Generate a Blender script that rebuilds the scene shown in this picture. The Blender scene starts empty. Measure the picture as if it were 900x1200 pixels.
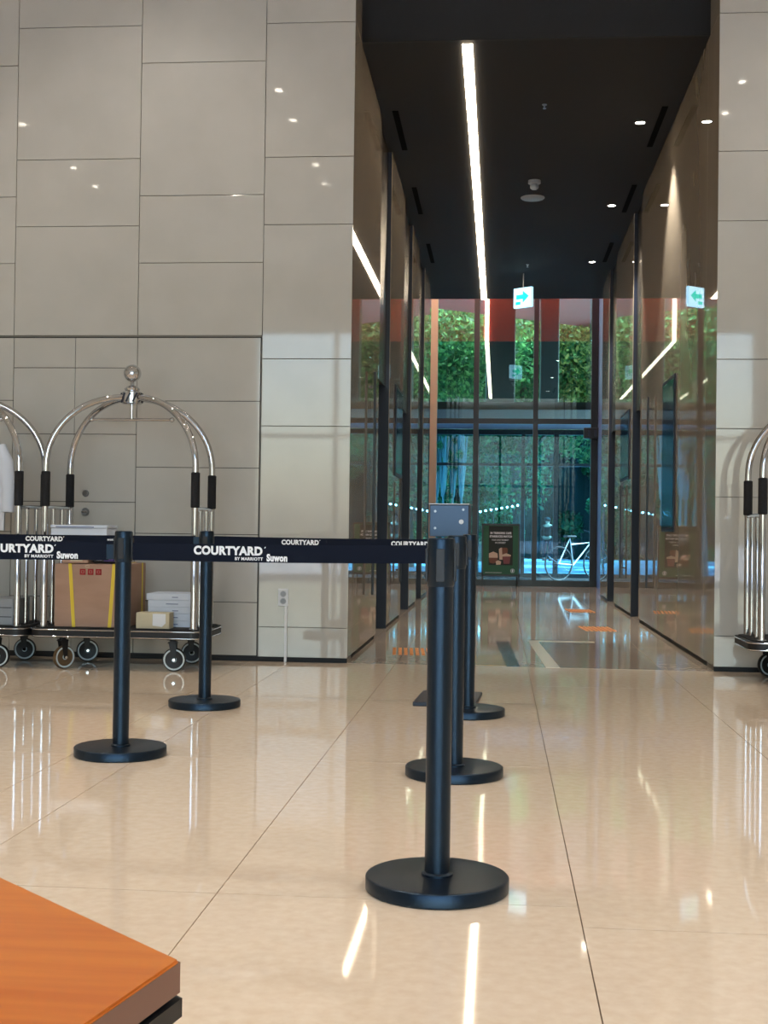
import bpy, bmesh, math, random
import numpy as np
from mathutils import Vector, Matrix
random.seed(4); rng = np.random.default_rng(4)
C = bpy.context.scene.collection
S = bpy.context.scene
PI = math.pi

# ------------------------------------------------------------------ camera
F, CX, CY, H = 1500.0, 450.0, 600.0, 0.92          # focal length in pixels of the 900x1200 frame
Yc = Vector((135, -22, 1500)).normalized()
Zc = Vector((.013, 1, .0135)); Zc = (Zc - Zc.dot(Yc)*Yc).normalized()
Xc = Zc.cross(Yc)
if Xc[0] < 0: Xc = -Xc
cam = bpy.data.cameras.new('camera'); co = bpy.data.objects.new('camera', cam); C.objects.link(co)
right = Vector((Xc[0], Yc[0], Zc[0])); up = Vector((Xc[1], Yc[1], Zc[1])); fwd = Vector((Xc[2], Yc[2], Zc[2]))
Mx = Matrix.Identity(4)
for r in range(3):
    Mx[r][0] = right[r]; Mx[r][1] = up[r]; Mx[r][2] = -fwd[r]
Mx[2][3] = H
co.matrix_world = Mx
cam.sensor_fit = 'VERTICAL'; cam.sensor_height = 24; cam.sensor_width = 24; cam.lens = 30
cam.clip_start = .05; cam.clip_end = 400
S.camera = co

# ------------------------------------------------------------------ colour management, world, sun
S.view_settings.view_transform = 'Standard'; S.view_settings.look = 'None'
S.view_settings.exposure = 0.5; S.view_settings.gamma = 1.0; S.view_settings.use_curve_mapping = False
S.cycles.use_denoising = True
try: S.cycles.denoiser = 'OPENIMAGEDENOISE'
except Exception: pass
S.cycles.max_bounces = 9; S.cycles.diffuse_bounces = 4; S.cycles.glossy_bounces = 6
S.cycles.transparent_max_bounces = 16; S.cycles.sample_clamp_indirect = 6
S.cycles.caustics_reflective = False; S.cycles.caustics_refractive = False
W = bpy.data.worlds.new('sky'); S.world = W; W.use_nodes = True
wn = W.node_tree; bg = wn.nodes['Background']
sk = wn.nodes.new('ShaderNodeTexSky'); sk.sky_type = 'NISHITA'; sk.sun_disc = False
sk.sun_elevation = math.radians(52); sk.sun_rotation = math.radians(80); sk.air_density = 1.2; sk.dust_density = 2.5
wn.links.new(sk.outputs[0], bg.inputs[0]); bg.inputs[1].default_value = 1.3
sun = bpy.data.lights.new('sun', 'SUN'); sun.energy = 17.0; sun.angle = .02; sun.color = (1, .95, .86)
so = bpy.data.objects.new('sun', sun); C.objects.link(so)
so.rotation_euler = Vector((.75, -.32, 1.05)).to_track_quat('Z', 'Y').to_euler()

LOBBY_W = 75     # watts of each lobby downlight
def area(name, loc, sx, sy, watts, col, rot=(0, 0, 0), shape='RECTANGLE', spread=PI):
    l = bpy.data.lights.new(name, 'AREA'); l.shape = shape; l.size = sx
    if shape in ('RECTANGLE', 'ELLIPSE'): l.size_y = sy
    l.energy = watts; l.color = col; l.spread = spread
    o = bpy.data.objects.new(name, l); C.objects.link(o); o.location = loc; o.rotation_euler = rot
    return o

# ------------------------------------------------------------------ materials
def mat(name, col, rough=.5, metal=0, ior=1.5, coat=0, coat_rough=.03, emis=None, es=0, alpha=None, spec=None):
    m = bpy.data.materials.new(name); m.use_nodes = True
    b = m.node_tree.nodes['Principled BSDF']
    b.inputs['Base Color'].default_value = (*col, 1); b.inputs['Roughness'].default_value = rough
    b.inputs['Metallic'].default_value = metal; b.inputs['IOR'].default_value = ior
    b.inputs['Coat Weight'].default_value = coat; b.inputs['Coat Roughness'].default_value = coat_rough
    if spec is not None: b.inputs['Specular IOR Level'].default_value = spec
    if emis: b.inputs['Emission Color'].default_value = (*emis, 1); b.inputs['Emission Strength'].default_value = es
    return m
def nodes(m): return m.node_tree.nodes, m.node_tree.links, m.node_tree.nodes['Principled BSDF']
def vary(m, c1, c2, scale, detail=4, stretch=(1, 1, 1), sharp=(.35, .65), bump=0, bscale=None, coord='Position'):
    """noise-mixed base colour (two or three real colours of the thing), optional fine relief"""
    n, l, b = nodes(m)
    if coord == 'Position': g = n.new('ShaderNodeNewGeometry'); out = g.outputs['Position']
    else: g = n.new('ShaderNodeTexCoord'); out = g.outputs[coord]
    mp = n.new('ShaderNodeMapping'); mp.inputs['Scale'].default_value = stretch; l.new(out, mp.inputs[0])
    t = n.new('ShaderNodeTexNoise'); t.inputs['Scale'].default_value = scale; t.inputs['Detail'].default_value = detail
    l.new(mp.outputs[0], t.inputs['Vector'])
    r = n.new('ShaderNodeValToRGB'); r.color_ramp.elements[0].position = sharp[0]; r.color_ramp.elements[1].position = sharp[1]
    r.color_ramp.elements[0].color = (*c1, 1); r.color_ramp.elements[1].color = (*c2, 1)
    l.new(t.outputs[0], r.inputs[0]); l.new(r.outputs[0], b.inputs['Base Color'])
    if bump:
        t2 = n.new('ShaderNodeTexNoise'); t2.inputs['Scale'].default_value = bscale or scale*3; l.new(mp.outputs[0], t2.inputs['Vector'])
        bp = n.new('ShaderNodeBump'); bp.inputs['Strength'].default_value = bump; bp.inputs['Distance'].default_value = .002
        l.new(t2.outputs[0], bp.inputs['Height']); l.new(bp.outputs[0], b.inputs['Normal'])
    return m, r
def srgb(r, g, b): return tuple(((c/255+.055)/1.055)**2.4 if c/255 > .04045 else c/255/12.92 for c in (r, g, b))

M = {}
M['floor'] = mat('polished_stone', srgb(226, 200, 174), .045, ior=1.55)
vary(M['floor'], srgb(232, 208, 181), srgb(241, 221, 197), 30, 8, sharp=(.3, .7))
M['grout'] = mat('floor_joint', srgb(120, 98, 80), .6)
M['hallfloor'] = mat('hall_stone', srgb(176, 160, 142), .05, ior=1.55)
vary(M['hallfloor'], srgb(186, 170, 152), srgb(200, 185, 168), 22, 8)
M['walltile'] = mat('wall_porcelain', srgb(202, 196, 186), .035, ior=1.5)
vary(M['walltile'], srgb(184, 182, 176), srgb(189, 187, 181), 3.0, 5)
M['joint'] = mat('wall_joint', srgb(138, 135, 128), .7)
M['dark'] = mat('dark_recess', srgb(22, 22, 24), .6)
M['bronze_glass'] = mat('brown_back_painted_glass', srgb(128, 112, 92), .015, ior=1.62)
vary(M['bronze_glass'], srgb(158, 146, 128), srgb(170, 158, 140), 1.2, 4, stretch=(1, 1, .4))
M['header'] = mat('dark_bronze_metal', srgb(92, 84, 74), .22, metal=.7)
M['navy'] = mat('navy_black_steel', srgb(24, 34, 52), .4)
M['ceil_black'] = mat('black_ceiling_paint', srgb(17, 17, 18), .8)
M['fascia'] = mat('black_fascia', srgb(6, 8, 13), .7)
M['lobbyceil'] = mat('lobby_ceiling', srgb(215, 212, 205), .8)
M['lobbywall'] = mat('lobby_wall', srgb(205, 198, 186), .6)
M['led'] = mat('led_diffuser', (1, .9, .75), .5, emis=(1, .82, .6), es=16)
M['lamp'] = mat('lamp_lens', (1, .95, .85), .5, emis=(1, .9, .75), es=40)
M['lamp_rim'] = mat('lamp_rim', srgb(40, 38, 36), .4)
M['white'] = mat('white_plastic', srgb(225, 228, 232), .4)
M['grey'] = mat('grey_plastic', srgb(150, 156, 162), .45)
M['black'] = mat('black_powder_coat', srgb(17, 20, 25), .30, ior=1.6)
vary(M['black'], srgb(9, 14, 21), srgb(13, 19, 28), 60, 3, bump=.25, bscale=500)
M['black'].node_tree.nodes['Principled BSDF'].inputs['Specular Tint'].default_value = (.45, .70, 1, 1)  # blue of the window highlights put into the coat's specular colour
M['belt'] = mat('black_webbing', srgb(10, 19, 36), .8, spec=.2)
n, l, b = nodes(M['belt']); wv = n.new('ShaderNodeTexWave'); wv.inputs['Scale'].default_value = 260; g = n.new('ShaderNodeTexCoord')
bp = n.new('ShaderNodeBump'); bp.inputs['Strength'].default_value = .2; bp.inputs['Distance'].default_value = .001
l.new(g.outputs['Object'], wv.inputs[0]); l.new(wv.outputs[1], bp.inputs['Height']); l.new(bp.outputs[0], b.inputs['Normal'])
M['ink'] = mat('white_print', srgb(235, 238, 242), .6)
M['chrome'] = mat('polished_chrome', (.60, .61, .63), .04, metal=1)
M['steel'] = mat('brushed_steel', srgb(150, 152, 155), .28, metal=1)
M['foam'] = mat('black_foam_grip', srgb(16, 17, 22), .8)
vary(M['foam'], srgb(13, 14, 18), srgb(24, 25, 31), 150, 2, bump=.5, bscale=400)
M['rubber'] = mat('black_rubber', srgb(20, 20, 22), .5)
M['tan_rubber'] = mat('tan_worn_rubber', srgb(96, 76, 52), .6)
M['carpet'] = mat('black_deck_carpet', srgb(26, 24, 24), .9)
M['wheel'] = mat('clear_wheel_core', srgb(196, 210, 214), .25)
M['card'] = mat('brown_cardboard', srgb(168, 134, 106), .8)
vary(M['card'], srgb(166, 134, 115), srgb(174, 142, 123), 5, 5, stretch=(1, 1, 3), bump=.2, bscale=120)
M['card_dark'] = mat('darker_cardboard', srgb(146, 108, 78), .8)
M['yellow'] = mat('yellow_strap', srgb(226, 200, 62), .4)
M['red_ink'] = mat('red_print', srgb(176, 38, 44), .6)
M['paper'] = mat('white_carton', srgb(206, 216, 232), .55)
M['cream'] = mat('cream_carton', srgb(196, 186, 158), .7)
M['purple'] = mat('purple_foil', srgb(66, 52, 104), .25)
M['cloth'] = mat('white_shirt_cloth', srgb(214, 220, 232), .85)
M['blueprint'] = mat('faint_blue_print', srgb(120, 134, 168), .6)
M['wood'] = mat('orange_varnished_wood', srgb(196, 110, 40), .3)
M['edge'] = mat('shaded_brown_edge_band', srgb(124, 84, 66), .4)
M['orange'] = mat('orange_tactile', srgb(214, 138, 74), .5)
M['stone_cream'] = mat('cream_stone_inlay', srgb(236, 226, 206), .15)
M['stone_grey'] = mat('grey_stone_inlay', srgb(98, 92, 92), .1)
M['stone_brown'] = mat('brown_mat_inlay', srgb(166, 148, 130), .09)
M['stone_tan'] = mat('tan_mat_inlay', srgb(186, 166, 128), .12)
M['red'] = mat('red_bulkhead', srgb(196, 62, 44), .5)
M['mauve'] = mat('mauve_soffit', srgb(128, 92, 100), .6)
M['blue_wall'] = mat('blue_grey_wall', srgb(92, 100, 134), .5)
M['frame'] = mat('black_aluminium', srgb(16, 20, 26), .35)
M['tan'] = mat('tan_wood_post', srgb(176, 154, 128), .5)
M['screen'] = mat('display_glass', srgb(30, 52, 78), .08)
M['green'] = mat('green_poster', srgb(38, 96, 68), .5)
M['dgreen'] = mat('black_green_poster', srgb(20, 30, 24), .5)
M['pave'] = mat('pale_paving', srgb(176, 180, 184), .8)
vary(M['pave'], srgb(160, 164, 170), srgb(190, 194, 198), .6, 5)
M['bark'] = mat('grey_brown_bark', srgb(98, 84, 70), .9)
vary(M['bark'], srgb(78, 66, 54), srgb(118, 102, 86), 6, 5, stretch=(1, 1, .2), bump=.5)
M['palebark'] = mat('pale_bark', srgb(122, 132, 122), .8)
def leafmat(name, c1, c2, c3):
    m = mat(name, c1, .55); n, l, b = nodes(m)
    g = n.new('ShaderNodeNewGeometry'); t = n.new('ShaderNodeTexWhiteNoise'); t.noise_dimensions = '1D'
    r = n.new('ShaderNodeValToRGB'); e = r.color_ramp.elements
    e[0].color = (*c1, 1); e[1].color = (*c3, 1); e.new(.5).color = (*c2, 1)
    l.new(g.outputs['Random Per Island'], t.inputs['W']); l.new(t.outputs[0], r.inputs[0]); l.new(r.outputs[0], b.inputs['Base Color'])
    tr = n.new('ShaderNodeBsdfTranslucent'); mx = n.new('ShaderNodeMixShader'); mx.inputs[0].default_value = .35
    l.new(r.outputs[0], tr.inputs[0]); l.new(b.outputs[0], mx.inputs[1]); l.new(tr.outputs[0], mx.inputs[2])
    l.new(mx.outputs[0], n['Material Output'].inputs[0]); return m
M['leaf'] = leafmat('green_leaves', srgb(30, 84, 52), srgb(54, 118, 70), srgb(128, 178, 108))
M['leaf2'] = leafmat('yellow_green_leaves', srgb(60, 98, 54), srgb(108, 134, 72), srgb(186, 180, 106))
M['slot'] = mat('matt_black_slot', srgb(4, 4, 5), .95, spec=.1)
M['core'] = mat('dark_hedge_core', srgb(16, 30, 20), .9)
M['hedge'] = leafmat('dark_hedge_leaves', srgb(30, 74, 44), srgb(50, 100, 58), srgb(80, 130, 70))
def glassmat(name, tint, refl):
    m = bpy.data.materials.new(name); m.use_nodes = True; n = m.node_tree.nodes; l = m.node_tree.links; n.clear()
    o = n.new('ShaderNodeOutputMaterial'); t = n.new('ShaderNodeBsdfTransparent'); t.inputs[0].default_value = (*tint, 1)
    g = n.new('ShaderNodeBsdfGlossy'); g.inputs['Roughness'].default_value = 0; g.inputs[0].default_value = (1, 1, 1, 1)
    lw = n.new('ShaderNodeLayerWeight'); lw.inputs[0].default_value = .15
    mr = n.new('ShaderNodeMapRange'); mr.inputs[3].default_value = refl; mr.inputs[4].default_value = .9
    x = n.new('ShaderNodeMixShader'); l.new(lw.outputs['Fresnel'], mr.inputs[0]); l.new(mr.outputs[0], x.inputs[0])
    l.new(t.outputs[0], x.inputs[1]); l.new(g.outputs[0], x.inputs[2]); l.new(x.outputs[0], o.inputs[0]); return m
M['glass'] = glassmat('coated_tinted_glass', (.58, .84, .82), .11)
M['doorglass'] = glassmat('blue_door_glass', (.52, .80, .92), .006)

# ------------------------------------------------------------------ mesh helpers
def link(name, me, m, parent=None, loc=None):
    o = bpy.data.objects.new(name, me)
    if m is not None and not me.materials: me.materials.append(m)
    C.objects.link(o)
    if parent is not None: o.parent = parent
    if loc is not None: o.location = loc
    return o
def fin(bm, name, smooth=None):
    me = bpy.data.meshes.new(name); bmesh.ops.recalc_face_normals(bm, faces=bm.faces[:]); bm.to_mesh(me); bm.free()
    if smooth is not None:
        me.polygons.foreach_set('use_smooth', [True]*len(me.polygons))
        try: me.set_sharp_from_angle(angle=math.radians(smooth))
        except Exception: pass
    return me
class MB:
    """collects shapes into ONE mesh"""
    def __init__(s): s.bm = bmesh.new(); s.smooth = None
    def box(s, x0, x1, y0, y1, z0, z1, bev=0, rot=None):
        vs = [s.bm.verts.new((x, y, z)) for x in (x0, x1) for y in (y0, y1) for z in (z0, z1)]
        fs = [s.bm.faces.new([vs[i] for i in q]) for q in ((0,1,3,2),(4,6,7,5),(0,4,5,1),(2,3,7,6),(0,2,6,4),(1,5,7,3))]
        if bev:
            ed = list({e for f_ in fs for e in f_.edges})
            r = bmesh.ops.bevel(s.bm, geom=ed, offset=bev, segments=2, profile=.5, affect='EDGES')
            vs = list({v for f_ in r['faces'] for v in f_.verts} | {v for v in vs if v.is_valid})
        if rot is not None:
            c = Vector(((x0+x1)/2, (y0+y1)/2, (z0+z1)/2))
            bmesh.ops.rotate(s.bm, verts=vs, cent=c, matrix=rot)
        return s
    def lathe(s, prof, n=32, c=(0, 0, 0), axis='Z', closed=True):
        rings = []
        for r, h in prof:
            if r < 1e-6:
                rings.append([s.bm.verts.new(s._ax((0, 0, h), c, axis))])
            else:
                rings.append([s.bm.verts.new(s._ax((r*math.cos(2*PI*k/n), r*math.sin(2*PI*k/n), h), c, axis)) for k in range(n)])
        for a, b_ in zip(rings, rings[1:]):
            for k in range(n):
                k2 = (k+1) % n
                if len(a) == 1 and len(b_) == 1: continue
                if len(a) == 1: s.bm.faces.new((a[0], b_[k], b_[k2]))
                elif len(b_) == 1: s.bm.faces.new((a[k], a[k2], b_[0]))
                else: s.bm.faces.new((a[k], a[k2], b_[k2], b_[k]))
        for rg in (rings[0], rings[-1]):
            if closed and len(rg) > 1: s.bm.faces.new(rg)
        s.smooth = 40; return s
    @staticmethod
    def _ax(p, c, axis):
        x, y, z = p
        if axis == 'X': p = (z, x, y)
        elif axis == 'Y': p = (x, z, y)
        return (p[0]+c[0], p[1]+c[1], p[2]+c[2])
    def tube(s, pts, r, n=12, cap=True):
        pts = [Vector(p) for p in pts]; rings = []
        rad = r if isinstance(r, (list, tuple)) else [r]*len(pts)
        t0 = (pts[1]-pts[0]).normalized(); a = Vector((0, 0, 1)) if abs(t0.z) < .9 else Vector((1, 0, 0))
        u = t0.cross(a).normalized()
        for i, p in enumerate(pts):
            if i == 0: t = pts[1]-pts[0]
            elif i == len(pts)-1: t = pts[-1]-pts[-2]
            else: t = (pts[i+1]-p).normalized() + (p-pts[i-1]).normalized()
            t.normalize(); u = (u - u.dot(t)*t).normalized(); v = t.cross(u)
            rings.append([s.bm.verts.new(p + rad[i]*(math.cos(2*PI*k/n)*u + math.sin(2*PI*k/n)*v)) for k in range(n)])
        for a_, b_ in zip(rings, rings[1:]):
            for k in range(n): s.bm.faces.new((a_[k], a_[(k+1) % n], b_[(k+1) % n], b_[k]))
        if cap: s.bm.faces.new(rings[0]); s.bm.faces.new(rings[-1])
        s.smooth = 50; return s
    def prism(s, poly, z0, z1, axis='Z'):
        m_ = {'Z': lambda a, b_, h: (a, b_, h), 'Y': lambda a, b_, h: (a, h, b_), 'X': lambda a, b_, h: (h, a, b_)}[axis]
        lo = [s.bm.verts.new(m_(a, b_, z0)) for a, b_ in poly]; hi = [s.bm.verts.new(m_(a, b_, z1)) for a, b_ in poly]
        s.bm.faces.new(lo); s.bm.faces.new(hi[::-1])
        for k in range(len(poly)):
            k2 = (k+1) % len(poly); s.bm.faces.new((lo[k], lo[k2], hi[k2], hi[k]))
        return s
    def build(s, name, m, parent=None, loc=None):
        return link(name, fin(s.bm, name, s.smooth), m, parent, loc)
def box(name, m, x0, x1, y0, y1, z0, z1, parent=None, bev=0): return MB().box(x0, x1, y0, y1, z0, z1, bev).build(name, m, parent)
def tag(o, label, cat, group=None):
    o['label'] = label; o['category'] = cat
    if group: o['group'] = group
    return o
def thing(name, label, cat, loc=(0, 0, 0), rz=0, group=None):
    o = bpy.data.objects.new(name, None); o.empty_display_size = .1; C.objects.link(o); o.location = loc; o.rotation_euler = (0, 0, rz)
    return tag(o, label, cat, group)
def struct(o): o['kind'] = 'structure'; return o
def copy_tree(o, parent=None):
    c = o.copy(); C.objects.link(c); c.parent = parent
    for ch in [x for x in S.objects if x.parent == o]: copy_tree(ch, c)
    return c
def text_mesh(body, size, bold=.0, space=1.0, depth=.0006):
    cu = bpy.data.curves.new('lettering', 'FONT'); cu.body = body; cu.size = size; cu.offset = bold*size
    cu.space_character = space; cu.extrude = depth/2; cu.align_x = 'LEFT'; cu.resolution_u = 4
    to = bpy.data.objects.new('lettering_tmp', cu); C.objects.link(to)
    dg = bpy.context.evaluated_depsgraph_get(); me = bpy.data.meshes.new_from_object(to.evaluated_get(dg))
    bpy.data.objects.remove(to); bpy.data.curves.remove(cu); me.materials.clear()
    v = np.empty(len(me.vertices)*3); me.vertices.foreach_get('co', v); v = v.reshape(-1, 3)
    return me, v[:, 0].min(), v[:, 0].max(), v[:, 1].min(), v[:, 1].max()
def lettering(body, parent, m, x0, y, z0, width, height, bold=.03, space=1.08, name='lettering'):
    """upright text facing -y fitted into width x height, lower left corner x0, z0, standing proud of plane y"""
    me, a, b_, c, d = text_mesh(body, .1, bold, space)
    v = np.empty(len(me.vertices)*3); me.vertices.foreach_get('co', v); v = v.reshape(-1, 3)
    w = np.stack([x0+(v[:, 0]-a)/(b_-a)*width, y-v[:, 2]-.0004, z0+(v[:, 1]-c)/(d-c)*height], 1)
    me.vertices.foreach_set('co', w.ravel()); me.update(); me.name = name
    return link(name, me, m, parent)
def X(px, y, py=636):
    d = right*(px-CX)+up*(CY-py)+fwd*F
    return d.x*y/d.y

# ================================================================== SETTING
XL, XR = -1.03, 1.44                    # corridor side walls
# --- floor slab and its tiles
fl = struct(box('floor', M['grout'], -8, 8, -6, 21.55, -.12, -.006))
g_ = .0015
tile_cache = {}
def floor_tile(x0, x1, y0, y1, m):
    key = (round(x1-x0, 4), round(y1-y0, 4), m.name)
    if key not in tile_cache:
        w, d = (x1-x0)/2-g_, (y1-y0)/2-g_
        tile_cache[key] = fin(MB().box(-w, w, -d, d, -.006, 0).bm, 'floor_tile')
    link('floor_tile', tile_cache[key], m, fl, ((x0+x1)/2, (y0+y1)/2, 0))
xs = [-.696-.905*k for k in range(8, 2, -1)] + [-3.5, -2.606, -1.696, -1.415, -.696, .204, 1.104] + [1.104+.905*k for k in range(1, 7)]
xs = sorted(set(round(x, 3) for x in xs if x > -7.9 and x < 7.9 and not (-3.5 < x < -2.7)))
joints = [[3.18+1.86*k for k in range(-4, 4)], [3.02+2.79*k+d for k in range(-3, 3) for d in (0, 1.86)]]
for i, (x0, x1) in enumerate(zip(xs, xs[1:])):
    js = sorted(j for j in joints[0 if x1 <= .21 else 1] if -5 < j < 8.6)
    js = js + [8.705 if not (XL-.3 < x0 and x1 < XR+.35) else 8.72]
    for y0, y1 in zip(js, js[1:]): floor_tile(x0, x1, y0, y1, M['floor'])
hx = [XL, -.696, .204, 1.104, XR]
for x0, x1 in zip(hx, hx[1:]):
    ys = [8.72, 10.4, 12.3, 14.1, 16.0, 17.8, 19.6, 21.5]
    for y0, y1 in zip(ys, ys[1:]): floor_tile(x0, x1, y0, y1, M['hallfloor'])
floor_tile(-2.2, XL, 8.8, 21.5, M['hallfloor']); floor_tile(XR, 2.6, 8.8, 21.5, M['hallfloor'])

# --- tiled front walls: backing with single porcelain tiles
wl = struct(box('wall_front_left', M['joint'], -8, XL-.014, 8.745, 9.1, 0, 5.6))
wr = struct(box('wall_front_right', M['joint'], XR+.014, 8, 8.745, 9.1, 0, 5.6))
def wall_tiles(parent, x0, x1, zs, dy=0, m=None):
    for z0, z1 in zip(zs, zs[1:]):
        g2 = .0022
        MB().box(x0+g2, x1-g2, 8.726+dy, 8.745+dy, z0+g2, z1-g2, .0012).build('wall_tile', m or M['walltile'], parent)
zA = [.03, .237, .70, 1.165, 1.623, 2.088, 3.018, 3.487, 4.42, 5.35]
zA2 = [.03, .237, 1.165, 1.623, 2.088, 3.018, 3.487, 4.42, 5.35]
wall_tiles(wl, -1.648, XL+.004, [.03, .237, 1.623, 2.088, 3.018, 3.487, 4.42, 5.35])
wall_tiles(wl, -2.53, -1.648, [2.25, 2.757, 3.228, 4.16, 5.1])
wall_tiles(wl, -3.42, -2.53, [2.25, 3.018, 3.49, 4.425, 5.3])
wall_tiles(wl, -4.3, -3.42, [2.25, 2.76, 3.23, 4.16, 5.1])
for k in range(4): wall_tiles(wl, -5.2-.9*k, -4.3-.9*k, [.03, .7, 1.63, 2.25, 3.02, 3.49, 4.42, 5.35])
for k in range(7): wall_tiles(wr, XR-.004+.905*k, min(XR-.004+.905*(k+1), 7.95), zA2 if k % 2 == 0 else [.03, .7, 1.63, 2.09, 2.56, 3.5, 4.42, 5.35])
# concealed tiled door in the left wall
dr = struct(box('door_1', M['dark'], -4.29, -1.656, 8.7445, 8.7449, .03, 2.243))
wall_tiles(dr, -2.53, -1.658, [.035, .402, .87, 1.331, 1.794, 2.236], .006)
wall_tiles(dr, -2.975, -2.53, [.035, .42, 1.085, 1.559, 2.024, 2.236], .006)
wall_tiles(dr, -3.42, -2.975, [.035, .42, 1.085, 1.559, 2.024, 2.236], .006)
wall_tiles(dr, -4.285, -3.42, [.035, .87, 1.331, 1.794, 2.236], .006)
MB().lathe([(0, -.012), (.02, -.012), (.024, 0), (.024, .004)], 20, (-2.886, 8.73, 1.145), 'Y').build('lock_cylinder', M['steel'], dr)
lk = MB().lathe([(0, -.02), (.02, -.02), (.026, -.006), (.03, .004)], 24, (-2.886, 8.73, 1.014), 'Y').build('door_handle', M['steel'], dr)
MB().box(-2.905, -2.867, 8.70, 8.71, 1.009, 1.019, .002).build('door_thumbturn', M['chrome'], dr)
struct(box('baseboard_left', M['dark'], -8, XL, 8.735, 8.75, 0, .03))
struct(box('baseboard_right', M['dark'], XR, 8, 8.735, 8.75, 0, .03))

# --- lobby shell behind the camera: ceiling, sides and the tall window wall that lights the room
struct(box('ceiling', M['lobbyceil'], -8, 8, -6.2, 9.1, 5.6, 5.8))
struct(box('wall_left_side', M['lobbywall'], -8.2, -8, -6.2, 9.1, 0, 5.6))
struct(box('wall_right_side', M['lobbywall'], 8, 8.2, -6.2, 9.1, 0, 5.6))
wb = MB(); wb.box(-8, 8, -6.2, -6, 4.6, 5.6)
for x in (-8, 4.56): wb.box(x, x+3.44, -6.2, -6, 0, 4.6)
struct(wb.build('wall_back', M['lobbywall']))
wf = MB()
for k in range(2, 9): wf.box(-7.6+k*1.52-.04, -7.6+k*1.52+.04, -6.15, -6.03, 0, 4.6)
for z in (0, 2.6, 4.54): wf.box(-4.56, 4.56, -6.14, -6.04, z, z+.07)
w1 = struct(wf.build('window_1', M['frame']))
for k in range(2, 8):
    for z0, z1 in ((.07, 2.6), (2.67, 4.54)):
        MB().box(-7.56+k*1.52, -7.56+k*1.52+1.44, -6.1, -6.09, z0, z1).build('pane', None, w1).data.materials.append(
            M.setdefault('clear', glassmat('clear_window_glass', (.9, .94, .96), .04)))
p_ = area('window_portal', (0, -6.3, 2.3), 9.1, 4.6, 1, (1, 1, 1), (PI/2, 0, PI)); p_.data.cycles.is_portal = True
p_.rotation_euler = (-PI/2, 0, PI) ; p_.rotation_euler = Vector((0, -1, 0)).to_track_quat('Z', 'Y').to_euler()

# --- corridor ceiling, fascia and the raised pocket in front of the entrance glass
struct(MB().box(XL-.9, XR+.9, 9.16, 19.4, 4.43, 4.6).build('ceiling_corridor', M['ceil_black']))
struct(box('trim_1', M['fascia'], XL-.9, XR+.9, 9.13, 9.16, 4.43, 5.6))
struct(box('wall_bulkhead', M['red'], -1.7, 1.8, 19.3, 19.42, 4.6, 7.0))
struct(box('trim_2', M['red'], -1.7, 1.8, 19.402, 19.42, 4.43, 4.6))
struct(box('ceiling_pocket', M['red'], -1.75, 1.85, 19.3, 21.7, 7.0, 7.1))
struct(box('wall_right_end', M['blue_wall'], 1.62, 1.8, 18.45, 21.7, 0, 7.0))
struct(box('wall_left_end', M['blue_wall'], -1.8, -1.62, 18.45, 21.7, 0, 7.0))

# --- corridor side walls: piers clad in brown glass with header panels over the openings
def side_wall(name, x, sgn, piers, splits):
    dk = MB()
    xo = x+sgn*.9
    dk.box(min(xo, xo+sgn*.1), max(xo, xo+sgn*.1), 8.8, 19.0, 0, 4.43)
    for y0, y1 in piers: dk.box(min(x+sgn*.012, xo), max(x+sgn*.012, xo), max(y0+.012, 9.11), y1-.012, 0, 4.43)
    for (a, b0), (c, d) in zip(piers, piers[1:]): dk.box(min(x+sgn*.05, xo), max(x+sgn*.05, xo), b0-.012, c+.012, 2.26, 4.43)
    w = struct(dk.build(name, M['dark']))
    for y0, y1 in piers:
        cuts = [y0]+[s_ for s_ in splits if y0 < s_ < y1]+[y1]
        for a, b0 in zip(cuts, cuts[1:]):
            MB().box(min(x, x+sgn*.012), max(x, x+sgn*.012), a+.002, b0-.002, .035, 4.43, .001).build('glass_panel', M['bronze_glass'], w)
        if y0 > 9: MB().box(min(x+sgn*.004, xo), max(x+sgn*.004, xo), y0, y0+.012, .0, 4.428).build('jamb_panel', M['navy'], w)
    for (a, b0), (c, d) in zip(piers, piers[1:]):
        MB().box(min(x+sgn*.035, x+sgn*.05), max(x+sgn*.035, x+sgn*.05), b0-.001, c+.001, 2.24, 4.43).build('header_panel', M['header'], w)
    return w
wcl = side_wall('wall_left', XL, -1, [(8.747, 10.78), (11.82, 13.47), (14.7, 15.99), (17.1, 18.45)], [])
wcr = side_wall('wall_right', XR, 1, [(8.747, 13.42), (14.22, 16.28), (17.3, 18.45)], [9.2])
for w_, x_, sg in ((wcl, XL, -1), (wcr, XR, 1)):
    MB().box(min(x_, x_+sg*.012), max(x_, x_+sg*.012), 8.749, 9.128, 4.434, 5.6).build('glass_panel', M['bronze_glass'], w_)
# long door pulls and wall displays on the piers
def door_pull(x, sgn, y, z0, z1, label):
    t = thing('door_pull', label, 'door pull', (x, y, z0), 0, 'long black door pulls in the corridor')
    a, b0 = (-.045, -.025) if sgn > 0 else (.025, .045)
    MB().box(a, b0, -.013, .013, 0, z1-z0, .004).build('bar', M['frame'], t)
    for z in (.12, z1-z0-.12):
        MB().box(min(0, a+sgn*.01), max(0, a+sgn*.01), -.01, .01, z-.01, z+.01).build('standoff', M['frame'], t)
    return t
door_pull(XL, -1, 10.1, .40, 2.17, 'long slim black vertical pull on the nearest left brown glass panel')
door_pull(XR, 1, 12.4, .39, 2.22, 'long slim black vertical pull beyond the tall display on the right wall')
door_pull(XR, 1, 15.1, .39, 1.47, 'short black vertical pull on the second brown pier of the right wall')
door_pull(XL, -1, 12.95, .39, 1.40, 'short black vertical pull on the second brown pier of the left wall')
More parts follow.
